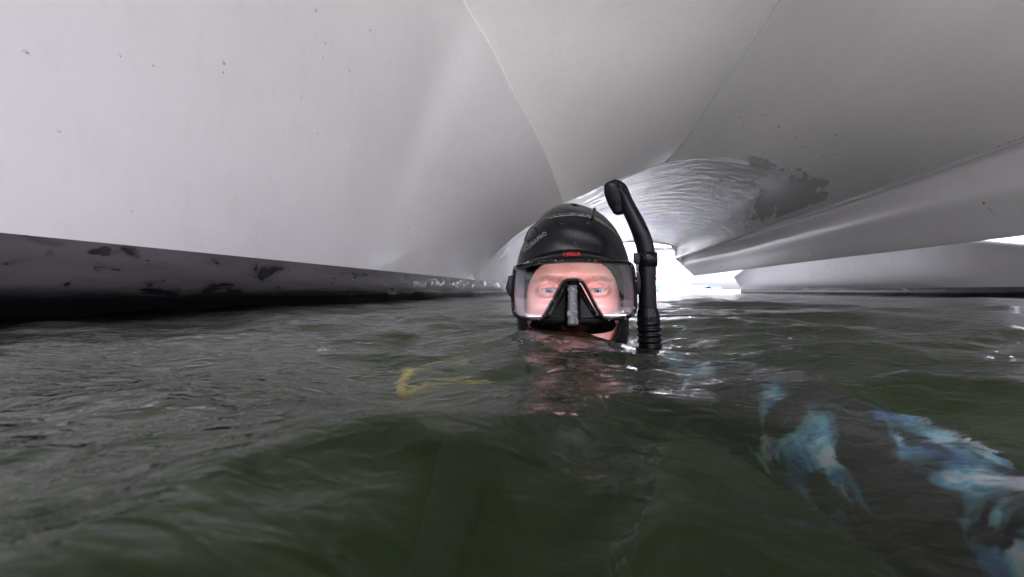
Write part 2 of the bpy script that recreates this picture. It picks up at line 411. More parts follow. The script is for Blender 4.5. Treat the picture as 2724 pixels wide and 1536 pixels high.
endplate('end_plate', Y1, prof1, [(-2.5, -.3), (-2.85, 1.2), (-2.9, 3.08), (0, 3.28), (3.3, 3.0), (3.45, .7)])
# aft crossbeam and boarding steps
mb = MB(); mb.box(T(1.4, Y1+.5, 1.50), (3.6, .28, .20)); mb.build('stern_beam', GEL, cat, False)
for u in (1.9, 2.45):
    mb = MB(); mb.box(T(u, Y1+.9, 1.24), (.5, .5, .07)); mb.build('boarding_step', GEL, cat, False)
# bolts with rust runs
for px, py, Y, run in ((2617, 540, 3.85, .10), (1918, 710, 10.3, 0)):
    # find u on the side panel for that sight line
    best = None
    for k in range(400):
        Yt = 2.5+k*.03; q = P(px, py, Yt); u = q.x-AX*Yt; s = sideA_pts = sideA(Yt)
        z = q.z; us = interp_lin([s[5][1], s[4][1], s[3][1], s[2][1]], [s[5][0], s[4][0], s[3][0], s[2][0]], z)
        if best is None or abs(us-u) < best[0]: best = (abs(us-u), Yt, z, us)
    _, Yt, z, us = best; s = sideA(Yt)
    mb = MB(); c = T(us-.004, Yt, z); mb.ball(c, (.008, .013, .011), 10, 6); mb.ball(c+Vector((-.008, 0, 0)), (.006, .006, .006), 6, 6)
    mb.build('rusty_bolt', RUST, cat)
    if run:
        V = []; n = 10
        for i in range(n):
            t_ = i/(n-1); zz = z-.012-run*t_; s = sideA(Yt); s = sideA(Yt); u2 = interp_lin([s[5][1], s[4][1], s[3][1], s[2][1]], [s[5][0], s[4][0], s[3][0], s[2][0]], zz)
            s = sideA(Yt)
            wv = .005*(1-t_*.6); V += [T(u2-.004, Yt-wv-.03*t_, zz), T(u2-.004, Yt+wv-.03*t_, zz)]
        mesh('rust_run', V, gridfaces(n, 2), STAIN, cat)

# ------------------------------------------------------------------ diver
pc = .1357                       # the diver faces the lens: body axis follows the sight line
def skin_mat():
    m, t, b = newmat('skin'); v = coords(t)
    c = ramp(t, noise(t, v, 22, 5, .6), [(.3, (.95, .42, .37)), (.7, (.97, .54, .48))])
    c2 = ramp(t, noise(t, v, 300, 3, .6), [(.35, (.93, .88, .86)), (.6, (1, 1, 1))])
    mx = N(t, "ShaderNodeMix", data_type='RGBA', blend_type='MULTIPLY'); mx.inputs[0].default_value = .7
    t.links.new(c, mx.inputs[6]); t.links.new(c2, mx.inputs[7]); t.links.new(mx.outputs[2], b.inputs['Base Color'])
    b.inputs['Roughness'].default_value = .48; b.inputs['Subsurface Weight'].default_value = .25
    b.inputs['Subsurface Radius'].default_value = (1, .35, .2); b.inputs['Subsurface Scale'].default_value = .006
    bump(t, b, noise(t, v, 420, 4, .6), .25, .0006); return m
SKIN = skin_mat()
def neoprene(name, rough=.27):
    m, t, b = newmat(name); b.inputs['Base Color'].default_value = (.003, .003, .0035, 1); b.inputs['Specular IOR Level'].default_value = .20
    b.inputs['Roughness'].default_value = rough
    v = coords(t); bump(t, b, noise(t, v, 900, 3, .7), .35, .0006); return m
HOOD = neoprene('smooth_neoprene'); 
RUB = simple('black_silicone', (.003, .003, .0033), .14, 0, 0, .12)
PLA = simple('black_plastic', (.003, .003, .0045), .3, 0, 0, .13)
GREYP = simple('grey_plastic', (.035, .037, .038), .28, 0, 0, .3)
CLEARS = simple('frosted_silicone', (.10, .115, .15), .25)

head = empty('person', (.09, .70, 0))
tag(head, 'person up to the chin in the water in black hood and blue camouflage wetsuit', 'person')
# --- head and neck: stacked rings, features pressed in
TZ = [-.24, -.20, -.16, -.135, -.120, -.108, -.09, -.07, -.045, -.02, 0, .02, .045, .07, .09, .105, .115, .1195]
TA = [.075, .062, .058, .056, .052, .055, .063, .070, .076, .079, .081, .082, .080, .074, .064, .050, .031, .004]
TF = [.060, .046, .040, .048, .066, .082, .088, .089, .089, .088, .089, .093, .091, .084, .072, .055, .036, .004]
TB = [.070, .066, .062, .060, .060, .062, .068, .078, .088, .094, .098, .099, .098, .092, .080, .060, .036, .004]
YC = .722
def eyeP(s): return FP(772-182*s, 935, .640)      # s=+1: image left
def g2(x, z, cx, cz, sx, sz): return np.exp(-((x-cx)/sx)**2-((z-cz)/sz)**2)
ER = .0122
EX = .0352
def build_head():
    zs = np.concatenate([np.linspace(-.24, -.10, 24, endpoint=False), np.linspace(-.10, .06, 330, endpoint=False), np.linspace(.06, .1195, 40)])
    ph = np.concatenate([np.linspace(-75, 75, 380, endpoint=False), np.linspace(75, 285, 70, endpoint=False)])
    ph = np.radians(ph); nz, nc = len(zs), len(ph)
    def it(tab, z): return np.array([interp(TZ, tab, q) for q in z])
    A, Fq, B = it(TA, zs)[:, None], it(TF, zs)[:, None], it(TB, zs)[:, None]
    s, c = np.sin(ph)[None, :], np.cos(ph)[None, :]
    e = np.where(c > 0, 2/2.35, 1.0)
    x = A*np.sign(s)*np.abs(s)**e; y = np.where(c > 0, -Fq*np.abs(c)**e, B*np.abs(c))
    Zm = np.repeat(zs[:, None], nc, 1)
    fw = np.clip(c*1.6, 0, 1)
    d = np.zeros_like(x); ax = np.abs(x)
    d += -.0065*g2(ax, Zm, .029, .0215, .020, .0075)          # brow ridges
    d += -.003*g2(ax, Zm, 0, .024, .012, .010)
    d += .0115*g2(ax, Zm, .026, .004, .015, .014)              # sockets
    d += .006*g2(ax, Zm, .050, .000, .012, .016)
    nz_ = np.clip((.012-Zm)/.052, 0, 1)                        # nose
    d += -(.006+.021*nz_)*np.exp(-(ax/(.0065+.005*nz_))**2)*np.clip((Zm+.052)/.008, 0, 1)*np.clip((.022-Zm)/.012, 0, 1)
    d += -.008*g2(ax, Zm, .0125, -.042, .006, .007)
    d += -.0055*g2(ax, Zm, .043, -.022, .018, .014)            # cheekbones
    d += -.0022*g2(ax, Zm, .033, -.0135, .016, .0035)          # bags
    d += .0018*g2(ax, Zm, .032, -.0195, .020, .003)
    d += -.006*g2(ax, Zm, 0, -.066, .022, .0045) - .0065*g2(ax, Zm, 0, -.077, .019, .005) + .004*g2(ax, Zm, 0, -.0715, .026, .0018)
    d += -.010*g2(ax, Zm, 0, -.103, .018, .012) + .004*g2(ax, Zm, 0, -.088, .02, .005)
    y = y+d*fw
    # lids wrapped over the eyeballs
    for sg in (-1, 1):
        dx = x-sg*EX; dz = Zm
        rr2 = dx*dx+dz*dz; ball = -np.sqrt(np.clip(ER**2-np.minimum(rr2, (ER*.93)**2), 0, None))
        yb = EYE_Y-YC+ball
        w_ = .0126; up = .0036*np.clip(1-(dx/w_)**2, 0, None)**.75-.0005*sg*dx/w_; lo = -.0035*np.clip(1-(dx/w_)**2, 0, None)**.8
        inside = (np.abs(dx) < w_) & (dz < up) & (dz > lo) & (c > 0)
        wl = np.clip(1.55-np.sqrt((dx/.0138)**2+(dz/.0088)**2), 0, 1); wl = wl*wl*(3-2*wl); wl = np.minimum(1, wl*1.6)
        crease = .0007*np.exp(-((dz-up-.0042)/.0013)**2)*np.clip(1-(dx/.019)**2, 0, 1)
        y = np.where(c > 0, y*(1-wl)+(yb-.0022)*wl+crease, y)
        y = np.where(inside, yb+.0035, y)
    # hair-fine asymmetry
    y = y+.0006*np.sin(x*170+1)*np.sin(Zm*140)
    Y = YC+y; X = x+pc*Y; Z = Zm+H
    V = np.stack([X, Y, Z], -1).reshape(-1, 3)
    F = gridfaces(nz, nc, True)+[tuple((nz-1)*nc+j for j in range(nc))]
    o = mesh('body', V.tolist(), F, SKIN, head); return o
EYE_Y = .6465+.0005          # depth of the eyeball centres
body = build_head()
white = simple('eye_white', (.56, .47, .45), .12, 0, .6); iris = newmat('iris')
t, b = iris[1], iris[2]; iris = iris[0]
t.links.new(ramp(t, noise(t, coords(t, (1, 1, 1)), 900, 3), [(.3, (.10, .15, .17)), (.7, (.24, .31, .33))]), b.inputs['Base Color']); b.inputs['Roughness'].default_value = .1
pupil = simple('pupil', (.004, .004, .004), .08)
HAIR = simple('brow_hair', (.42, .24, .16), .6)
for sg in (-1, 1):
    c = Vector((sg*EX+pc*EYE_Y, EYE_Y, H)); mb = MB(); mb.ball(c, ER, 28, 20); e = mb.build('eye', white, head)
    look = (Vector((0.004, 0, H+.004))-c).normalized(); a = look.cross(Vector((0, 0, 1))).normalized(); bb = a.cross(look)
    for nm, r0, mt, off in (('iris', .0058, iris, .0004), ('pupil', .0022, pupil, .0009)):
        V = [c+look*(ER+off)]
        for k in range(1, 5):
            rr = r0*k/4; dd = math.sqrt(max(0, (ER+off)**2-rr*rr)) - (.0006 if k == 4 else 0)
            V += [c+look*dd+(a*math.cos(q)+bb*math.sin(q))*rr for q in [6.2832*j/24 for j in range(24)]]
        F = [(0, 1+j, 1+(j+1) % 24) for j in range(24)]
        for k in range(3): F += [(1+k*24+j, 1+(k+1)*24+j, 1+(k+1)*24+(j+1) % 24, 1+k*24+(j+1) % 24) for j in range(24)]
        mesh(nm, V, F, mt, e)
bvh = BVHTree.FromObject(body, bpy.context.evaluated_depsgraph_get())
def facepoint(x, z, off=.0003):
    Yg = .64; o_ = Vector((x+pc*Yg, .5, z+H)); h = bvh.ray_cast(o_, Vector((0, 1, 0)))
    return h[0]+Vector((0, -off, 0)) if h[0] else o_+Vector((0, .13, 0))
def strands(name, n, fn, parent):
    V = []; F = []
    for i in range(n):
        p, q, wd = fn(i); d = (q-p).normalized(); s_ = d.cross(Vector((0, 1, 0))).normalized()*wd; mid = (p+q)/2+Vector((0, -.0008, 0)); k = len(V)
        V += [p-s_, p+s_, mid-s_*.8, mid+s_*.8, q]; F += [(k, k+1, k+3, k+2), (k+2, k+3, k+4)]
    o = mesh(name, V, F, HAIR, parent); tag(o, kind='stuff'); return o
for sg in (-1, 1):
    def fn(i):
        t_ = rng.random(); xx = sg*(.014+.040*t_); zz = .0118+.0062*math.sin(min(1, t_*1.25)*1.9)-.0035*t_*t_+rng.normal(0, .0022*(1-.5*t_))
        p = facepoint(xx, zz); L = .0065*(.7+.5*rng.random()); an = (1.15-1.05*t_)+rng.normal(0, .2)
        q = p+Vector((sg*math.cos(an)*L, -.0014, math.sin(an)*L*.8)); return p, q, .00016
    strands('eyebrow', 260, fn, head)
    def fn2(i):
        t_ = (i+rng.random())/46; dx = (t_-.5)*.024; up = .0036*max(0, 1-(dx/.0126)**2)**.75
        p = Vector((sg*EX+dx+pc*EYE_Y, EYE_Y-math.sqrt(ER**2-min(dx*dx+up*up, (ER*.93)**2))-.0016, H+up)); q = p+Vector((dx*.15, -.0045, .0022)); return p, q, .00014
    strands('eyelash', 46, fn2, head)

# --- hood
HZ = [-.26, -.20, -.15, -.10, -.06, 0, .0397, .0522, .073, .0939, .1106, .1220, .1300, .1345, .1365]
HA = [.110, .082, .074, .082, .088, .0890, .0888, .0868, .0797, .0695, .0562, .0430, .0285, .0150, .002]
HF = [.085, .062, .056, .096, .0995, .0985, .0990, .0965, .0900, .0790, .0640, .0490, .0330, .0180, .002]
HB = [.090, .078, .072, .082, .096, .106, .108, .106, .100, .088, .070, .053, .036, .020, .002]
def hood_pt(phd, z, out=0):
    a_, f_, b_ = (interp(HZ, tb, z)+out for tb in (HA, HF, HB)); s, c = math.sin(phd), math.cos(phd)
    e = 2/2.2 if c > 0 else 1.0
    x = a_*math.copysign(abs(s)**e, s); y = -f_*abs(c)**e if c > 0 else b_*abs(c)
    # folds and the slightly squashed crown
    y += .0009*math.sin(z*190+phd*5)*(.5+.5*math.sin(phd*3+1)); zz = z-.0035*max(0, z-.10)/.036*math.sin(phd*2+.7)
    Yy = YC+y; return Vector((x+pc*Yy, Yy, zz+H))
nz, nc = 210, 300
V = []; hz = [-.26+(.1365+.26)*(1-(1-i/(nz-1))**1.25) for i in range(nz)]
for z in hz:
    for j in range(nc): V.append(hood_pt(2*math.pi*j/nc, z))
F = []
for f in gridfaces(nz, nc, True):
    z = sum(hz[i//nc] for i in f)/4; j = min(i % nc for i in f); phd = 2*math.pi*(j+.5)/nc
    if max(i % nc for i in f) == nc-1 and min(i % nc for i in f) == 0: phd = -math.pi/nc
    x = interp(HZ, HA, z)*math.sin(phd)
    if math.cos(phd) > 0 and (abs(x)/.071)**2.4+(abs(z+.024)/.069)**2.4 < 1: continue
    F.append(f)
F.append(tuple((nz-1)*nc+j for j in range(nc)))
hood = mesh('hood', V, F, HOOD, head); mod(hood, 'SOLIDIFY', thickness=.004, offset=-1)
hbvh = BVHTree.FromPolygons([tuple(v) for v in V], F)
def project(cx, cy, tree, off=.0006, Ymid=.66):
    d = FP(cx, cy, 1.0)-Vector((0, 0, H)); h = tree.ray_cast(Vector((0, 0, H)), d.normalized())
    return h[0]-d.normalized()*off if h[0] else FP(cx, cy, Ymid)
# seam with two rows of stitches
seam = [(405, 560), (440, 480), (500, 430), (560, 396), (630, 377), (700, 368), (770, 364), (840, 371), (900, 385), (955, 408), (1010, 440), (1060, 480), (1110, 540)]
sp = smoothpath(seam, 12)
path = [project(x, y, hbvh, .0004) for x, y in sp]; V, F = tube(path, .0009, 6); mesh('seam', V, F, HOOD, hood)
THREAD = simple('grey_thread', (.30, .30, .31), .5)
mb = MB()
for k in range(0, len(sp)-1):
    for off in (-9, 9):
        if rng.random() < .25: continue
        p = project(sp[k][0]+rng.normal(0, 1), sp[k][1]+off, hbvh, .0006); q = project(sp[k][0]+4.5, sp[k][1]+off*.35, hbvh, .0009)
        Vq, Fq = tube([p, (p+q)/2, q], .00026, 4); mb.add(Vq, Fq)
st = mb.build('stitching', THREAD, hood); tag(st, kind='stuff')
# little cord tab on the crown
tp = [project(x, y, hbvh, .002, .70) for x, y in ((912, 400), (912, 380), (914, 360), (917, 342), (924, 334))]
V, F = tube(tp, [.0018, .002, .0022, .0035, .0036], 8); mesh('cord_tab', V, F, PLA, hood)
# --- lettering helper
def text_mesh(body_, size, name):
    cu = bpy.data.curves.new(name, 'FONT'); cu.body = body_; cu.size = size; cu.align_x = 'CENTER'; cu.align_y = 'CENTER'
    o_ = bpy.data.objects.new(name, cu); COL.objects.link(o_); dg = bpy.context.evaluated_depsgraph_get(); dg.update()
    me = bpy.data.meshes.new_from_object(o_.evaluated_get(dg)); bpy.data.objects.remove(o_); bpy.data.curves.remove(cu)
    bm = bmesh.new(); bm.from_mesh(me); bmesh.ops.triangulate(bm, faces=bm.faces)
    bmesh.ops.subdivide_edges(bm, edges=bm.edges, cuts=1); bm.to_mesh(me); bm.free(); return me
def lettering(name, s_, size, cx, cy, rot, fn, mat, parent, sx=1.0, shear=0, bold=0):
    me = text_mesh(s_, size, name); c, s = math.cos(rot), math.sin(rot)
    for v in me.vertices:
        x, y = v.co.x*sx+v.co.y*shear, v.co.y
        v.co = fn(cx+x*c-y*s, cy-(x*s+y*c))
    o_ = link(name, me, mat, parent, False); return o_
LGREY = simple('grey_print', (.12, .125, .13), .4); LRED = simple('red_print', (.55, .012, .02), .35); LWHITE = simple('white_print', (.8, .8, .8), .4)
lettering('lettering', 'SCUBAPRO', 42, 480, 570, R(38), lambda x, y: project(x, y, hbvh, .0008), LGREY, hood, 1.05)

# --- wetsuit: torso, arms and legs as one continuous skinned figure
def suit_mat():
    m, t, b = newmat('camouflage_neoprene'); v = coords(t, (1, 1, 1))
    n1 = noise(t, coords(t, (1, .8, 1)), 9, 4, .6, 1.2); n2 = noise(t, coords(t, (1, 1, 1.3)), 20, 4, .62, .7)
    blue = ramp(t, n2, [(.36, (.02, .05, .13)), (.44, (.05, .14, .28)), (.49, (.10, .30, .38)), (.54, (.20, .40, .47)), (.61, (.48, .48, .50)), (.70, (.06, .16, .34))])
    msk = ramp(t, n1, [(.505, (0, 0, 0)), (.56, (1, 1, 1))])
    cc = N(t, 'ShaderNodeTexCoord'); se = N(t, 'ShaderNodeSeparateXYZ'); t.links.new(cc.outputs['Object'], se.inputs[0])
    sl = ramp(t, se.outputs['X'], [(.15, (0, 0, 0)), (.17, (1, 1, 1))]); mm = N(t, 'ShaderNodeMix', data_type='RGBA', blend_type='MULTIPLY'); mm.inputs[0].default_value = 1
    t.links.new(msk, mm.inputs[6]); t.links.new(sl, mm.inputs[7]); msk = mm.outputs[2]      # plain black chest and back, patterned sleeve
    mx = N(t, "ShaderNodeMix", data_type='RGBA'); t.links.new(msk, mx.inputs[0]); mx.inputs[6].default_value = (.008, .008, .010, 1)
    t.links.new(blue, mx.inputs[7]); t.links.new(mx.outputs[2], b.inputs['Base Color']); b.inputs['Roughness'].default_value = .6
    bump(t, b, noise(t, v, 700, 3), .2, .0005); return m
SUIT = suit_mat()
J = {'pelvis': ((.12, .98, -.72), .125), 'waist': ((.115, .92, -.55), .115), 'chest': ((.11, .84, -.36), .135), 'upper': ((.105, .79, -.23), .115), 'neck': ((.10, .745, -.155), .062),
     'ls': ((.185, .705, -.125), .066), 'lsh': ((.225, .61, -.078), .058), 'lm': ((.262, .45, -.076), .056), 'le': ((.272, .32, -.080), .054), 'lf': ((.252, .22, -.082), .048), 'lw': ((.215, .12, -.034), .030), 'lp': ((.185, .085, -.014), .028),
     'rs': ((.0, .80, -.19), .068), 'rsh': ((-.075, .83, -.24), .062), 're': ((-.16, .80, -.50), .048), 'rw': ((-.10, .62, -.68), .032), 'rp': ((-.08, .56, -.72), .03),
     'lh': ((.21, 1.0, -.80), .10), 'lk': ((.24, .95, -1.22), .07), 'la': ((.25, 1.22, -1.58), .05), 'lt': ((.25, 1.12, -1.68), .04),
     'rh': ((.03, 1.0, -.80), .10), 'rk': ((.0, .95, -1.22), .07), 'ra': ((-.01, 1.22, -1.58), .05), 'rt': ((-.01, 1.12, -1.68), .04)}
E = [('pelvis', 'waist'), ('waist', 'chest'), ('chest', 'upper'), ('upper', 'neck'), ('upper', 'ls'), ('ls', 'lsh'), ('lsh', 'lm'), ('lm', 'le'), ('le', 'lf'), ('lf', 'lw'), ('lw', 'lp'),
     ('upper', 'rs'), ('rs', 'rsh'), ('rsh', 're'), ('re', 'rw'), ('rw', 'rp'), ('pelvis', 'lh'), ('lh', 'lk'), ('lk', 'la'), ('la', 'lt'), ('pelvis', 'rh'), ('rh', 'rk'), ('rk', 'ra'), ('ra', 'rt')]
def skinned(name, J, E, root, mat, parent, sub=2):
    ks = list(J); me = bpy.data.meshes.new(name); me.from_pydata([J[k][0] for k in ks], [(ks.index(a), ks.index(b)) for a, b in E], []); me.update()
    o_ = bpy.data.objects.new(name, me); COL.objects.link(o_); me.materials.append(mat)
    o_.modifiers.new('skin', 'SKIN'); sv = me.skin_vertices[0].data
    for i, k in enumerate(ks): sv[i].radius = (J[k][1], J[k][1]); sv[i].use_root = (k == root)
    m_ = o_.modifiers.new('subsurf', 'SUBSURF'); m_.levels = m_.render_levels = sub
    dg = bpy.context.evaluated_depsgraph_get(); dg.update(); me2 = bpy.data.meshes.new_from_object(o_.evaluated_get(dg))
    bpy.data.objects.remove(o_); me2.name = name
    return link(name, me2, None, parent)
wet = skinned('wetsuit', J, E, 'pelvis', SUIT, head)
# gloved hands: palm and five bent fingers each
def hand(center, fwd, side, nrm):
    c = Vector(center); f, s, n = (Vector(q).normalized() for q in (fwd, side, nrm)); Jh = {'wrist': (tuple(c-f*.035), .022), 'palm': (tuple(c), .024)}; Eh = [('wrist', 'palm')]
    for k, (off, ln) in enumerate(((-.032, .062), (-.011, .072), (.011, .068), (.031, .054))):
        p = c+f*.03+s*off; pts = [p]; a = .2
        for q in range(3):
            a += .55; p = p+(f*math.cos(a)+n*math.sin(a))*ln*(.42, .33, .25)[q]; pts.append(p)
        nm = ['f%d_%d' % (k, q) for q in range(4)]
        for m_, pt, r_ in zip(nm, pts, (.0105, .0098, .0090, .0078)): Jh[m_] = (tuple(pt), r_)
        Eh += [('palm', nm[0])]+list(zip(nm, nm[1:]))
    t0, t1, t2 = c-f*.01-s*.035, c+f*.012-s*.058+n*.012, c+f*.035-s*.060+n*.03
    for m_, pt, r_ in zip(('t0', 't1', 't2'), (t0, t1, t2), (.013, .0115, .009)): Jh[m_] = (tuple(pt), r_)
    Eh += [('palm', 't0'), ('t0', 't1'), ('t1', 't2')]
    return skinned('glove', Jh, Eh, 'palm', HOOD, head)
hand((.178, .062, -.002), (-.35, -.75, .35), (0, -.3, -1), (-1, .2, 0))
hand((-.07, .53, -.745), (.1, -.6, -.5), (1, .2, 0), (0, .5, -1))

# ------------------------------------------------------------------ diving mask
mask = empty('diving_mask', FP(765, 1000, .60))
tag(mask, 'black framed diving mask with a wide clear lens over the face of the swimmer', 'diving mask')
outer = [(345, 738), (440, 716), (560, 702), (760, 692), (960, 696), (1120, 703), (1190, 712), (1222, 740), (1234, 800), (1243, 900), (1247, 1000), (1244, 1080), (1222, 1124), (1170, 1146), (1080, 1158), (1010, 1162), (975, 1140), (925, 1062), (880, 975), (838, 895), (818, 872), (780, 866), (730, 868), (708, 876), (688, 905), (640, 1000), (590, 1090), (560, 1140), (535, 1162), (470, 1160), (390, 1154), (335, 1134), (308, 1090), (303, 1000), (306, 900), (314, 800), (322, 755)]
def chaikin(p, n=2):
    for _ in range(n):
        q = []
        for a, b in zip(p, p[1:]+p[:1]): q += [(a[0]*.75+b[0]*.25, a[1]*.75+b[1]*.25), (a[0]*.25+b[0]*.75, a[1]*.25+b[1]*.75)]
        p = q
    return p
ol = chaikin(outer, 2)
def inset(p, d):
    n = len(p); out = []
    for i in range(n):
        a, b = p[i-1], p[(i+1) % n]; tx, ty = b[0]-a[0], b[1]-a[1]; L = math.hypot(tx, ty) or 1
        out.append((p[i][0]-ty/L*d, p[i][1]+tx/L*d))
    return out
def lensY(x, base): return base+.018*((x-770)/480)**2          # gently wrapped round the face
ringprof = [(0, .020), (0, .006), (3, .001), (9, -.0015), (17, -.0012), (22, .001), (25, .004), (26, .010)]
V = []
for d, dy in ringprof:
    for x, y in inset(ol, d): V.append(FP(x, y, lensY(x, .586)+dy))
n = len(ol); F = [(k*n+j, k*n+(j+1) % n, (k+1)*n+(j+1) % n, (k+1)*n+j) for k in range(len(ringprof)-1) for j in range(n)]
mesh('frame', V, F, RUB, mask)
# thin inner clamping ring
V = []
for d, dy in ((27, -.001), (31, -.0005), (32, .006)):
    for x, y in inset(ol, d): V.append(FP(x, y, lensY(x, .588)+dy))
F = [(k*n+j, k*n+(j+1) % n, (k+1)*n+(j+1) % n, (k+1)*n+j) for k in range(2) for j in range(n)]
mesh('lens_ring', V, F, GREYP, mask)
def lensmat():
    m, t, b = newmat('mask_glass'); t.nodes.remove(b)
    g = N(t, "ShaderNodeBsdfGlossy"); g.inputs['Roughness'].default_value = .01
    tr = N(t, "ShaderNodeBsdfTransparent"); tr.inputs[0].default_value = (.97, .975, .98, 1)
    fr = N(t, "ShaderNodeFresnel"); fr.inputs[0].default_value = 1.5
    bp = N(t, "ShaderNodeBump"); bp.inputs['Strength'].default_value = .25; bp.inputs['Distance'].default_value = .0008
    t.links.new(noise(t, coords(t, (.6, 1, 2.2)), 60, 3), bp.inputs['Height']); t.links.new(bp.outputs[0], g.inputs['Normal'])
    mx = N(t, "ShaderNodeMixShader"); t.links.new(fr.outputs[0], mx.inputs[0]); t.links.new(tr.outputs[0], mx.inputs[1]); t.links.new(g.outputs[0], mx.inputs[2])
    t.links.new(mx.outputs[0], t.nodes['Material Output'].inputs[0]); return m
LENS = lensmat()
ip = inset(ol, 28); bm = bmesh.new(); vs = [bm.verts.new(FP(x, y, lensY(x, .590))) for x, y in ip]
bm.faces.new(vs); bmesh.ops.triangulate(bm, faces=bm.faces); me = bpy.data.meshes.new('lens'); bm.to_mesh(me); bm.free(); link('lens', me, LENS, mask, False)
# skirt walls running back from the frame to the face
V = []
cx0, cy0 = 770, 960
for k, (sc_, Yk) in enumerate(((.985, .004), (.95, .016), (.90, .030), (.84, .044), (.80, .052))):
    for x, y in inset(ol, 6):
        V.append(FP(cx0+(x-cx0)*sc_, cy0+(y-cy0)*(1-(1-sc_)*.45), lensY(x, .586)+Yk))
F = []
for k in range(4):
    for j in range(n):
        x, y = ol[j]
        if 530 < x < 1015 and y > 862 : continue
        F.append((k*n+j, k*n+(j+1) % n, (k+1)*n+(j+1) % n, (k+1)*n+j))
mesh('skirt', V, F, CLEARS, mask)
# upper skirt arch carrying the emblem
V = []; nn = 40
for i in range(nn):
    t_ = i/(nn-1); x = 440+645*t_; top = 702-78*math.sin(math.pi*t_)**.8
    yb_ = 712
    for k in range(9):
        q = k/8; y = yb_+(top-yb_)*q; V.append(FP(x, y, .596+.026*q**1.3+.02*((x-765)/480)**2-.004*math.sin(q*3.14)))
mesh('skirt_brow', V, gridfaces(nn, 9), RUB, mask)
skb = BVHTree.FromPolygons([tuple(v) for v in V], gridfaces(nn, 9))
lettering('emblem', '(-)OLLIS', 35, 756, 661, 0, lambda x, y: project(x, y, skb, .0008, .60), LRED, mask, 1.05)
lettering('lettering', 'M-4', 26, 440, 1113, R(-3), lambda x, y: FP(x, y, lensY(x, .5895)), LWHITE, mask, 1.2)
lettering('lettering', '(-)OLLIS', 26, 1095, 1098, R(10), lambda x, y: FP(x, y, lensY(x, .5895)), LWHITE, mask, 1.15)
# nose pocket and lower skirt
rowsY = [862, 880, 900, 950, 1000, 1060, 1110, 1136, 1146, 1185, 1200, 1215, 1232, 1246, 1256]
XL = [712, 705, 690, 662, 634, 598, 566, 538, 470, 440, 452, 466, 484, 540, 640]
XR = [806, 815, 832, 858, 886, 922, 954, 990, 1070, 1092, 1084, 1074, 1060, 1010, 920]
V = []; NC = 61; rows = np.linspace(862, 1256, 90)
for y in rows:
    xl, xr = interp_lin(rowsY, XL, y), interp_lin(rowsY, XR, y)
    for j in range(NC):
        t_ = j/(NC-1); x = xl+(xr-xl)*t_; dx = abs(x-764)
        cone = .012*np.clip(1-dx/max(60, (xr-xl)/2), 0, 1)
        wy = np.clip((y-872)/14, 0, 1)*np.clip((1212-y)/22, 0, 1); hw = 36+8*(y-880)/320
        box = (.009+.013*np.clip((y-880)/300, 0, 1))*(1/(1+np.exp((dx-hw-5)/2.6)))*wy
        back = .022*np.clip((y-1175)/80, 0, 1)**1.1 + .012*((x-764)/330)**2*np.clip((y-1150)/60, 0, 1)
        V.append(FP(x, y, .594-cone*np.clip((1230-y)/60, 0, 1)-box+back+.004*np.clip((dx-60)/200, 0, 1)))
mesh('nose_pocket', V, gridfaces(90, NC), RUB, mask)
V = []
for i in range(30):
    y = 892+(1188-892)*i/29
    for j in range(9):
        x = 764+(j-4)/4*(30+7*(y-880)/320); e_ = (abs(j-4)/4)**4
        V.append(FP(x, y, .594-.012*1-(.009+.013*np.clip((y-880)/300, 0, 1))-.0012+.0016*e_+(.001 if i in (0, 29) else 0)))
mesh('nose_plate', V, gridfaces(30, 9), GREYP, mask)
# buckles and head strap
def slab(name, pts, Ya_, Yb_, mat, parent, bev=.0012):
    bm = bmesh.new(); a = [bm.verts.new(FP(x, y, Ya_)) for x, y in pts]; b_ = [bm.verts.new(FP(x, y, Yb_)) for x, y in pts]; k = len(pts)
    bm.faces.new(a); bm.faces.new(b_[::-1])
    for i in range(k): bm.faces.new((a[i], b_[i], b_[(i+1) % k], a[(i+1) % k]))
    bmesh.ops.recalc_face_normals(bm, faces=bm.faces); bmesh.ops.bevel(bm, geom=bm.edges[:], offset=bev, segments=2, affect='EDGES', profile=.6)
    me = bpy.data.meshes.new(name); bm.to_mesh(me); bm.free(); return link(name, me, mat, parent, True)
slab('buckle', [(318, 815), (285, 825), (278, 870), (264, 905), (280, 955), (305, 985), (318, 960)], .603, .640, PLA, mask)
slab('buckle', [(1236, 790), (1262, 800), (1270, 850), (1272, 920), (1258, 960), (1240, 965)], .603, .640, PLA, mask)
V = []; ns = 60
for i in range(ns):
    a = R(62)+(2*math.pi-R(124))*i/(ns-1)
    for dz in (-.012, -.009, .009, .012):
        V.append(hood_pt(a, .004+dz+.02*(1-math.cos(a))/2, .0035 if abs(dz) < .01 else .001))
mesh('strap', V, gridfaces(ns, 4), RUB, mask)
# beads of water on the mask
mb = MB()
for k in range(60):
    i = rng.integers(0, n); d = rng.uniform(4, 24); x, y = inset(ol, d)[i]; r_ = abs(rng.normal(.0006, .0005))+.0003
    mb.ball(FP(x, y, lensY(x, .586)-.0014), (r_, r_*.7, r_*rng.uniform(1, 1.5)), 8, 5)
for k in range(22):
    x, y = rng.uniform(728, 800), rng.uniform(895, 1180); r_ = abs(rng.normal(.0005, .0006))+.0003
    mb.ball(FP(x, y, .594-.012-(.009+.013*(y-880)/300)-.0016), (r_, r_*.6, r_*1.4), 8, 5)
for x, y in ((735, 1103), (784, 1098)): mb.ball(FP(x, y, .5595), (.0026, .0015, .003), 12, 8)
d_ = mb.build('water_beads', DROP, mask); tag(d_, kind='stuff')
mb = MB()
for k in range(60):
    x, y = rng.uniform(600, 1100), rng.uniform(300, 640); p = project(x, y, hbvh, 0, 0)
    if p.y < .3: continue
    r_ = abs(rng.normal(.0003, .0003))+.0002; mb.ball(p, (r_, r_, r_), 6, 4)
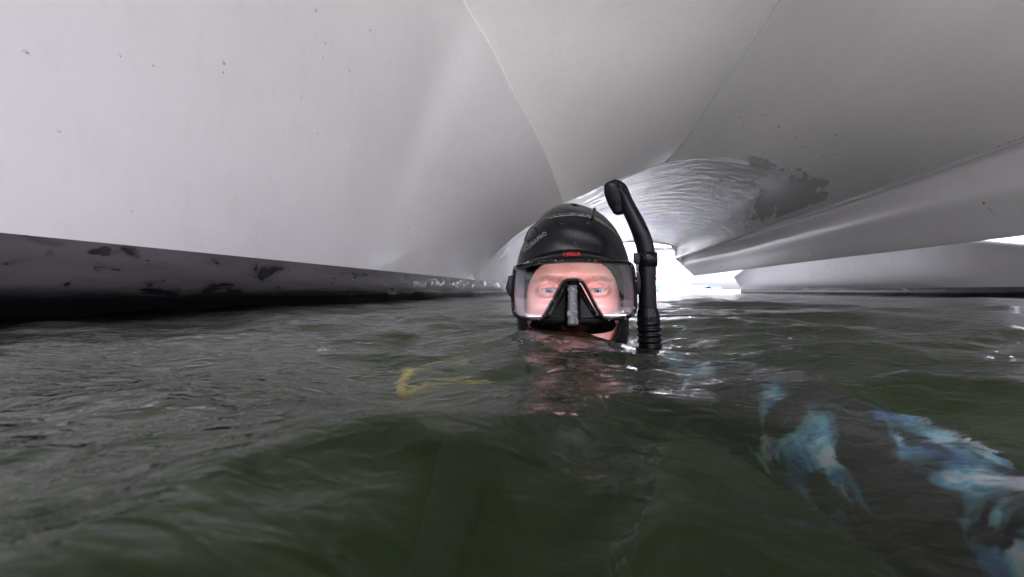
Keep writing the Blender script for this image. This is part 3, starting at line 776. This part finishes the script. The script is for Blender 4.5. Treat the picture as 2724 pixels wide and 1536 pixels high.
d_ = mb.build('water_beads', DROP, hood); tag(d_, kind='stuff')

# ------------------------------------------------------------------ snorkel
sn = empty('snorkel', FP(1330, 1270, .63))
tag(sn, 'matt black snorkel with a ribbed foot rising beside the mask', 'snorkel')
SY = .625
cl = smoothpath([(1334, 1420), (1332, 1280), (1326, 1180), (1322, 1060), (1318, 900), (1318, 760), (1314, 690), (1303, 610), (1276, 520), (1238, 430), (1205, 365), (1175, 300), (1150, 240), (1120, 190), (1085, 165)], 8)
rad = []
for x, y in cl:
    r_ = 64 if y > 560 else interp_lin([165, 240, 300, 430, 560], [30, 46, 52, 60, 64], y)
    rad.append(r_/2.795/1200*SY)
V, F = tube([FP(x, y, SY+.02*max(0, (500-y)/400)) for x, y in cl], rad, 24); mesh('tube', V, F, PLA, sn)
# flexible ribbed foot
pr = []; 
for i in range(120):
    y = 1062+(1400-1062)*i/119; rr = 70+12*min(1, (y-1062)/60)
    if y > 1165: rr += 5*math.sin((y-1165)/21*2*math.pi*.5)
    pr.append((y, rr))
V, F = tube([FP(1322+14*(y-1062)/220, y, SY) for y, _ in pr], [r_/2.795/1200*SY for _, r_ in pr], 28); mesh('flexible_foot', V, F, RUB, sn)
# splash guard head
hc = smoothpath([(1022, 118), (1030, 135), (1045, 165), (1062, 215), (1084, 265), (1106, 310), (1122, 345), (1130, 366)], 6)
hr = [interp_lin([0, .06, .15, .35, .6, .85, 1], [6, 34, 54, 70, 72, 58, 30], i/(len(hc)-1)) for i in range(len(hc))]
V, F = tube([FP(x+18*(1-i/len(hc)), y, SY+.016-.0*i) for i, (x, y) in enumerate(hc)], [r_/2.795/1200*SY for r_ in hr], 24, .62)
mesh('splash_guard', V, F, PLA, sn)
hood2 = smoothpath([(1052, 122), (1090, 130), (1125, 158), (1152, 205), (1172, 255)], 6)
V, F = tube([FP(x-10, y+14, SY+.018) for x, y in hood2], [q/2.795/1200*SY for q in np.interp(np.linspace(0, 1, len(hood2)), [0, .15, .5, 1], [16, 36, 52, 50])], 20, .7); mesh('guard_cap', V, F, PLA, sn)
for k in range(13):
    y = 158+k*11; x0 = 1018+(k*3.6); x1 = x0+92
    V, F = tube([FP(x0, y, SY-.0005), FP((x0+x1)/2, y+1, SY-.0035), FP(x1, y+2, SY-.0005)], .00045, 6); mesh('slat', V, F, RUB, sn)
# keeper clip to the strap
V, F = tube([FP(1318, y, SY) for y in (648, 652, 700, 752, 757)], [q/2.795/1200*SY for q in (66, 74, 76, 74, 66)], 28); mesh('keeper_ring', V, F, RUB, sn)
slab('keeper_clip', [(1215, 650), (1262, 655), (1268, 700), (1262, 730), (1235, 740), (1215, 725)], .612, .628, PLA, sn)
slab('keeper_clip', [(1232, 738), (1256, 734), (1252, 790), (1238, 798)], .614, .622, GREYP, sn, .0006)

# ------------------------------------------------------------------ yellow hose under the surface
YEL = simple('yellow_rubber', (.52, .48, .01), .5)
pts = [(1310, 1020, .52), (1260, 1012, .50), (1200, 1018, .48), (1140, 1022, .47), (1085, 1036, .46), (1066, 1026, .48), (1085, 992, .52), (1130, 968, .56), (1180, 960, .58), (1240, 968, .62)]
pw = [tuple(P(x, y, Y)) for x, y, Y in pts]
V, F = tube([Vector(q)+Vector((0, 0, -.014)) for q in smoothpath(pw, 8)], .0045, 12)
hose = mesh('yellow_hose', V, F, YEL); tag(hose, 'bright yellow rubber hose looping just under the surface beside the swimmer', 'hose')

# ------------------------------------------------------------------ drops
mb = MB()
for k in range(34):
    Yd = rng.uniform(1.0, 3.2); q = flank(Yd); i = rng.integers(1, 4); tt = rng.random(); u = q[i][0]*(1-tt)+q[i+1][0]*tt; z = q[i][1]*(1-tt)+q[i+1][1]*tt
    r_ = abs(rng.normal(.003, .002))+.001; mb.ball(T(u-.001, Yd, z), (r_*.5, r_*1.4, r_), 8, 5)
for k in range(70):
    Yd = 3.2+rng.random()**.8*6; c = at(CH, Yd); r_ = abs(rng.normal(.004, .003))+.002
    mb.ball(T(c[0]+rng.uniform(0, .03), Yd, c[1]-.002), (r_, r_*1.8, r_), 8, 5)
for k in range(160):
    Yd = max(4.15, rng.normal(4.9, .45)); q = roofR(min(5, max(3, Yd))) if Yd < 5 else v5[-4:]; f = rng.uniform(.2, .95)*3; a_ = int(f); tt = f-a_
    u = q[a_][0]*(1-tt)+q[a_+1][0]*tt; z = q[a_][1]*(1-tt)+q[a_+1][1]*tt; r_ = abs(rng.normal(.004, .003))+.0015
    mb.ball(T(u, Yd, z-.002), (r_, r_*1.3, r_*.8), 8, 5)
o = mb.build('splash_drops', DROP, cat); tag(o, kind='stuff')
# what the sight lines meet on the boat, used to lay the wet patch and the large beads on the skin
dg_ = bpy.context.evaluated_depsgraph_get()
def on_boat(px, py, off=.0015):
    d = (P(px, py, 1)-Vector((0, 0, H))).normalized(); best = None
    for o_ in cat.children:
        if o_.type != 'MESH' or o_.name.split('.')[0] not in ('roof_panel', 'vaulted_roof', 'hull_flank', 'nacelle_panel'): continue
        hit, loc, nrm, _ = o_.ray_cast(o_.matrix_world.inverted() @ Vector((0, 0, H)), d)
        if hit:
            loc = o_.matrix_world @ loc; dd = (loc-Vector((0, 0, H))).length
            if best is None or dd < best[0]: best = (dd, loc, nrm)
    return best[1]-d*off if best else None
bpy.context.view_layer.update()
from mathutils import noise as mn
V = []; F = []; idx = {}; cell = 1.9
def wet(x, y):
    f = 1.15-math.hypot((x-2095)/105, (y-530)/78)
    f = max(f, .95-math.hypot((x-2020)/38, (y-437)/24), .9-math.hypot((x-1975)/50, (y-570)/48), .55-math.hypot((x-1915)/70, (y-500)/50))
    return f+.62*mn.fractal(Vector((x/34, y/34, 3.1)), .8, 2.1, 4) > .22
for i in range(197):
    for j in range(134):
        x, y = 1840+i*cell, 395+j*cell
        if y > 690-.355*(x-1750): continue
        if not wet(x+cell/2, y+cell/2): continue
        q = []
        for a_, b_ in ((i, j), (i+1, j), (i+1, j+1), (i, j+1)):
            if (a_, b_) not in idx:
                pt = on_boat(1840+a_*cell, 395+b_*cell); idx[(a_, b_)] = None if pt is None else len(V)
                if pt is not None: V.append(pt)
            q.append(idx[(a_, b_)])
        if None not in q and max((V[a_]-V[b_]).length for a_ in q for b_ in q) < .15: F.append(tuple(q))
WETG = simple('wet_gelcoat', (.55, .55, .54), .12, 0, 1)
mesh('wet_patch', V, F, WETG, cat)
mb = MB()
for px, py, r_ in ((66, 138, .004), (982, 80, .0055), (929, 189, .0042), (926, 183, .003), (1020, 253, .003), (880, 112, .003), (1075, 318, .003), (155, 350, .003), (350, 563, .0025), (1072, 330, .002), (1004, 295, .002), (700, 620, .002), (1240, 486, .003), (1500, 60, .003), (1830, 232, .004)):
    q = on_boat(px, py, 0)
    if q: mb.ball(q, (r_*1.5, r_*1.5, r_), 10, 6)
for k in range(90):
    q = on_boat(rng.normal(1960, 75), rng.normal(505, 55), .001); r_ = abs(rng.normal(.003, .003))+.0015
    if q: mb.ball(q, (r_, r_*1.2, r_*.8), 7, 5)
for k in range(40):
    q = on_boat(rng.uniform(1150, 1480), rng.uniform(440, 600), .001); r_ = abs(rng.normal(.002, .001))+.001
    if q: mb.ball(q, (r_*2, r_, r_*.8), 7, 5)
o = mb.build('hanging_drops', DROP, cat); tag(o, kind='stuff')
fd = ((2153, 680, 2.0, .016, 'clear falling drop, uppermost of those in front of the right hull'), (2155, 735, 2.0, .020, 'clear falling drop just above the lower edge of the side panel, left pair'),
      (2205, 700, 2.2, .028, 'longest clear falling drop, in front of the dark band below the side panel'), (2190, 722, 2.2, .014, 'short clear falling drop below the longest one'),
      (2147, 766, 2.1, .026, 'clear falling drop just above the water, nearer the swimmer'), (2190, 768, 2.0, .028, 'clear falling drop just above the water, farther from the swimmer'))
for px, py, Y, L, lab in fd:
    q = P(px, py, Y); Vd, Fd = tube([q+Vector((dx_*.12, 0, dx_)) for dx_ in (-L/2, -L*.35, 0, L*.35, L/2)], [.0003, .0013, .0016, .0010, .0002], 8, up=Vector((0, 1, 0)))
    d_ = mesh('falling_drop', Vd, Fd, DROP); tag(d_, lab, 'water drop', 'falling water drops')
wbv = BVHTree.FromObject(water, bpy.context.evaluated_depsgraph_get())
def on_water(px, py):
    d = (P(px, py, 1)-Vector((0, 0, H))).normalized(); h = wbv.ray_cast(Vector((0, 0, H)), d); return h[0]
FOAM = simple('foam', (.8, .8, .8), .3); mb = MB()
for cx_, cy_, n_, sx_, sy_ in ((868, 930, 12, 13, 2), (1780, 915, 7, 30, 4), (1480, 905, 9, 60, 3)):
    for k in range(n_):
        q = on_water(cx_+rng.normal(0, sx_), cy_+rng.normal(0, sy_))
        if q: r_ = rng.uniform(.0003, .0008); mb.ball(q, (r_, r_, r_*.8), 8, 5)
o = mb.build('foam', FOAM); tag(o, 'small white bubbles scattered on the dark water', None, None, 'stuff')

# ------------------------------------------------------------------ marina beyond the tunnel
WH = simple('white_paint', (.8, .8, .8), .5); BLU = simple('blue_canvas', (.03, .12, .50), .7); GLS = simple('dark_window', (.03, .035, .05), .1)
LIL = simple('lilac_fascia', (.30, .22, .28), .6); ORA = simple('orange_paint', (.7, .15, .04), .5); LEAF = simple('leaf', (.30, .42, .06), .7); BARK = simple('bark', (.12, .10, .07), .9)
def B(px0, px1, py0, py1, Y, D, name, mat, parent, sm=False):
    a, c = P(px0, py1, Y), P(px1, py0, Y); mb = MB(); mb.box(((a.x+c.x)/2, Y+D/2, (a.z+c.z)/2), (abs(c.x-a.x), D, abs(c.z-a.z))); return mb.build(name, mat, parent, sm)
def fixparent(o_): return o_
mbld = empty('marina_building', (P(1790, 775, 150).x, 155, 0)); tag(mbld, 'long white marina building with a row of small dark windows on the far shore', 'building')
B(1640, 1795, 736, 773, 150, 12, 'wall', WH, mbld); B(1636, 1799, 733, 736, 149.4, 13, 'roof', WH, mbld)
for k in range(13): B(1650+k*10.5, 1654+k*10.5, 740, 744, 149.8, .3, 'window', GLS, mbld)
B(1640, 1795, 749, 750, 149.6, .4, 'gutter', LIL, mbld)
an = empty('boat_shed', (P(1820, 775, 145).x, 150, 0)); tag(an, 'low shed with a lilac fascia right of the white marina building', 'building')
B(1797, 1838, 746, 773, 145, 8, 'wall', WH, an); B(1795, 1840, 741, 746, 144.4, 9, 'fascia', LIL, an); B(1798, 1806, 750, 758, 144.8, .3, 'window', LIL, an)
tr_ = empty('tree', (P(1822, 775, 120).x, 120, 0)); tag(tr_, 'small yellow-green tree in front of the lilac shed', 'tree')
V, F = tube([Vector((tr_.location.x+dx_, 120, z)) for dx_, z in ((0, 0), (.05, .8), (-.1, 1.6), (.1, 2.4))], [.12, .10, .07, .04], 8); mesh('trunk', V, F, BARK, tr_)
mb = MB()
for k in range(260):
    a = rng.normal(0, 1, 3); a = a/np.linalg.norm(a)*rng.random()**.4; c = Vector((tr_.location.x+a[0]*.75, 120+a[1]*.7, 2.5+a[2]*.75)); s_ = .12
    v1, v2 = Vector(rng.normal(0, 1, 3)).normalized()*s_, Vector(rng.normal(0, 1, 3)).normalized()*s_; mb.add([c-v1, c+v2, c+v1, c-v2], [(0, 1, 2, 3)])
mb.build('crown', LEAF, tr_, False)
def motorboat(X, Y, L, hgt, cover, lab, ang=0):
    r_ = empty('moored_boat', (X, Y, 0)); tag(r_, lab, 'boat', 'boats moored off the stern'); V = []; n_ = 12
    for i in range(n_):
        t_ = i/(n_-1); wd = .9*(1-max(0, (t_-.55)/.45)**2); x = X+(t_-.5)*L; top = hgt*(.8+.25*t_)
        for yy, zz in ((-wd, top), (-wd*.95, top*.5), (-wd*.7, .0), (0, -.2), (wd*.7, 0), (wd*.95, top*.5), (wd, top)): V.append((x, Y+yy, zz))
    F = gridfaces(n_, 7)+[tuple(range(7))[::-1]]; 
    for i in range(n_-1): F.append((i*7, (i+1)*7, (i+1)*7+6, i*7+6))
    mesh('hull', V, F, WH, r_)
    mb = MB(); mb.box((X-.1*L, Y, hgt*1.15), (L*.34, 1.1, hgt*.5)); c_ = mb.build('cabin', WH, r_, False)
    mb = MB(); mb.box((X-.1*L, Y, hgt*1.2), (L*.345, 1.12, hgt*.16)); mb.build('window', GLS, c_, False)
    if cover is not None:
        mb = MB(); x0, x1 = cover; V = []
        for x in np.linspace(x0, x1, 6):
            for q in np.linspace(0, math.pi, 7): V.append((x, Y-.98*math.cos(q), hgt*.9+.35*math.sin(q)))
        mesh('canvas_cover', V, gridfaces(6, 7), BLU, r_)
    return r_
x_ = P(1757, 775, 40).x
b1 = motorboat(x_-1.0, 40, 3.2, .42, None, 'white moored boat with blue and orange stern canvas beside the snorkel')
B(1742, 1765, 759, 773, 38.9, .3, 'stern_canvas', BLU, b1); B(1754, 1762, 766, 773, 38.7, .15, 'orange_patch', ORA, b1)
motorboat(P(1810, 775, 55).x, 55, 4.6, .55, None, 'plain white cabin boat moored in the middle of the bright gap')
motorboat(P(1872, 775, 48).x, 48, 3.6, .40, None, 'white boat moored nearest the side panel tip')
b4 = motorboat(P(1895, 775, 44).x, 44, 2.2, .18, (P(1883, 775, 44).x, P(1907, 775, 44).x), 'low boat under a bright blue canvas at the right of the gap')
q = P(1750, 775, 160)
shore = MB(); shore.box((q.x, 175, .1), (500, 50, .5)); o = shore.build('quay', simple('concrete', (.45, .44, .42), .8), None, False); tag(o, 'pale concrete quay along the far shore', None, None, 'structure')
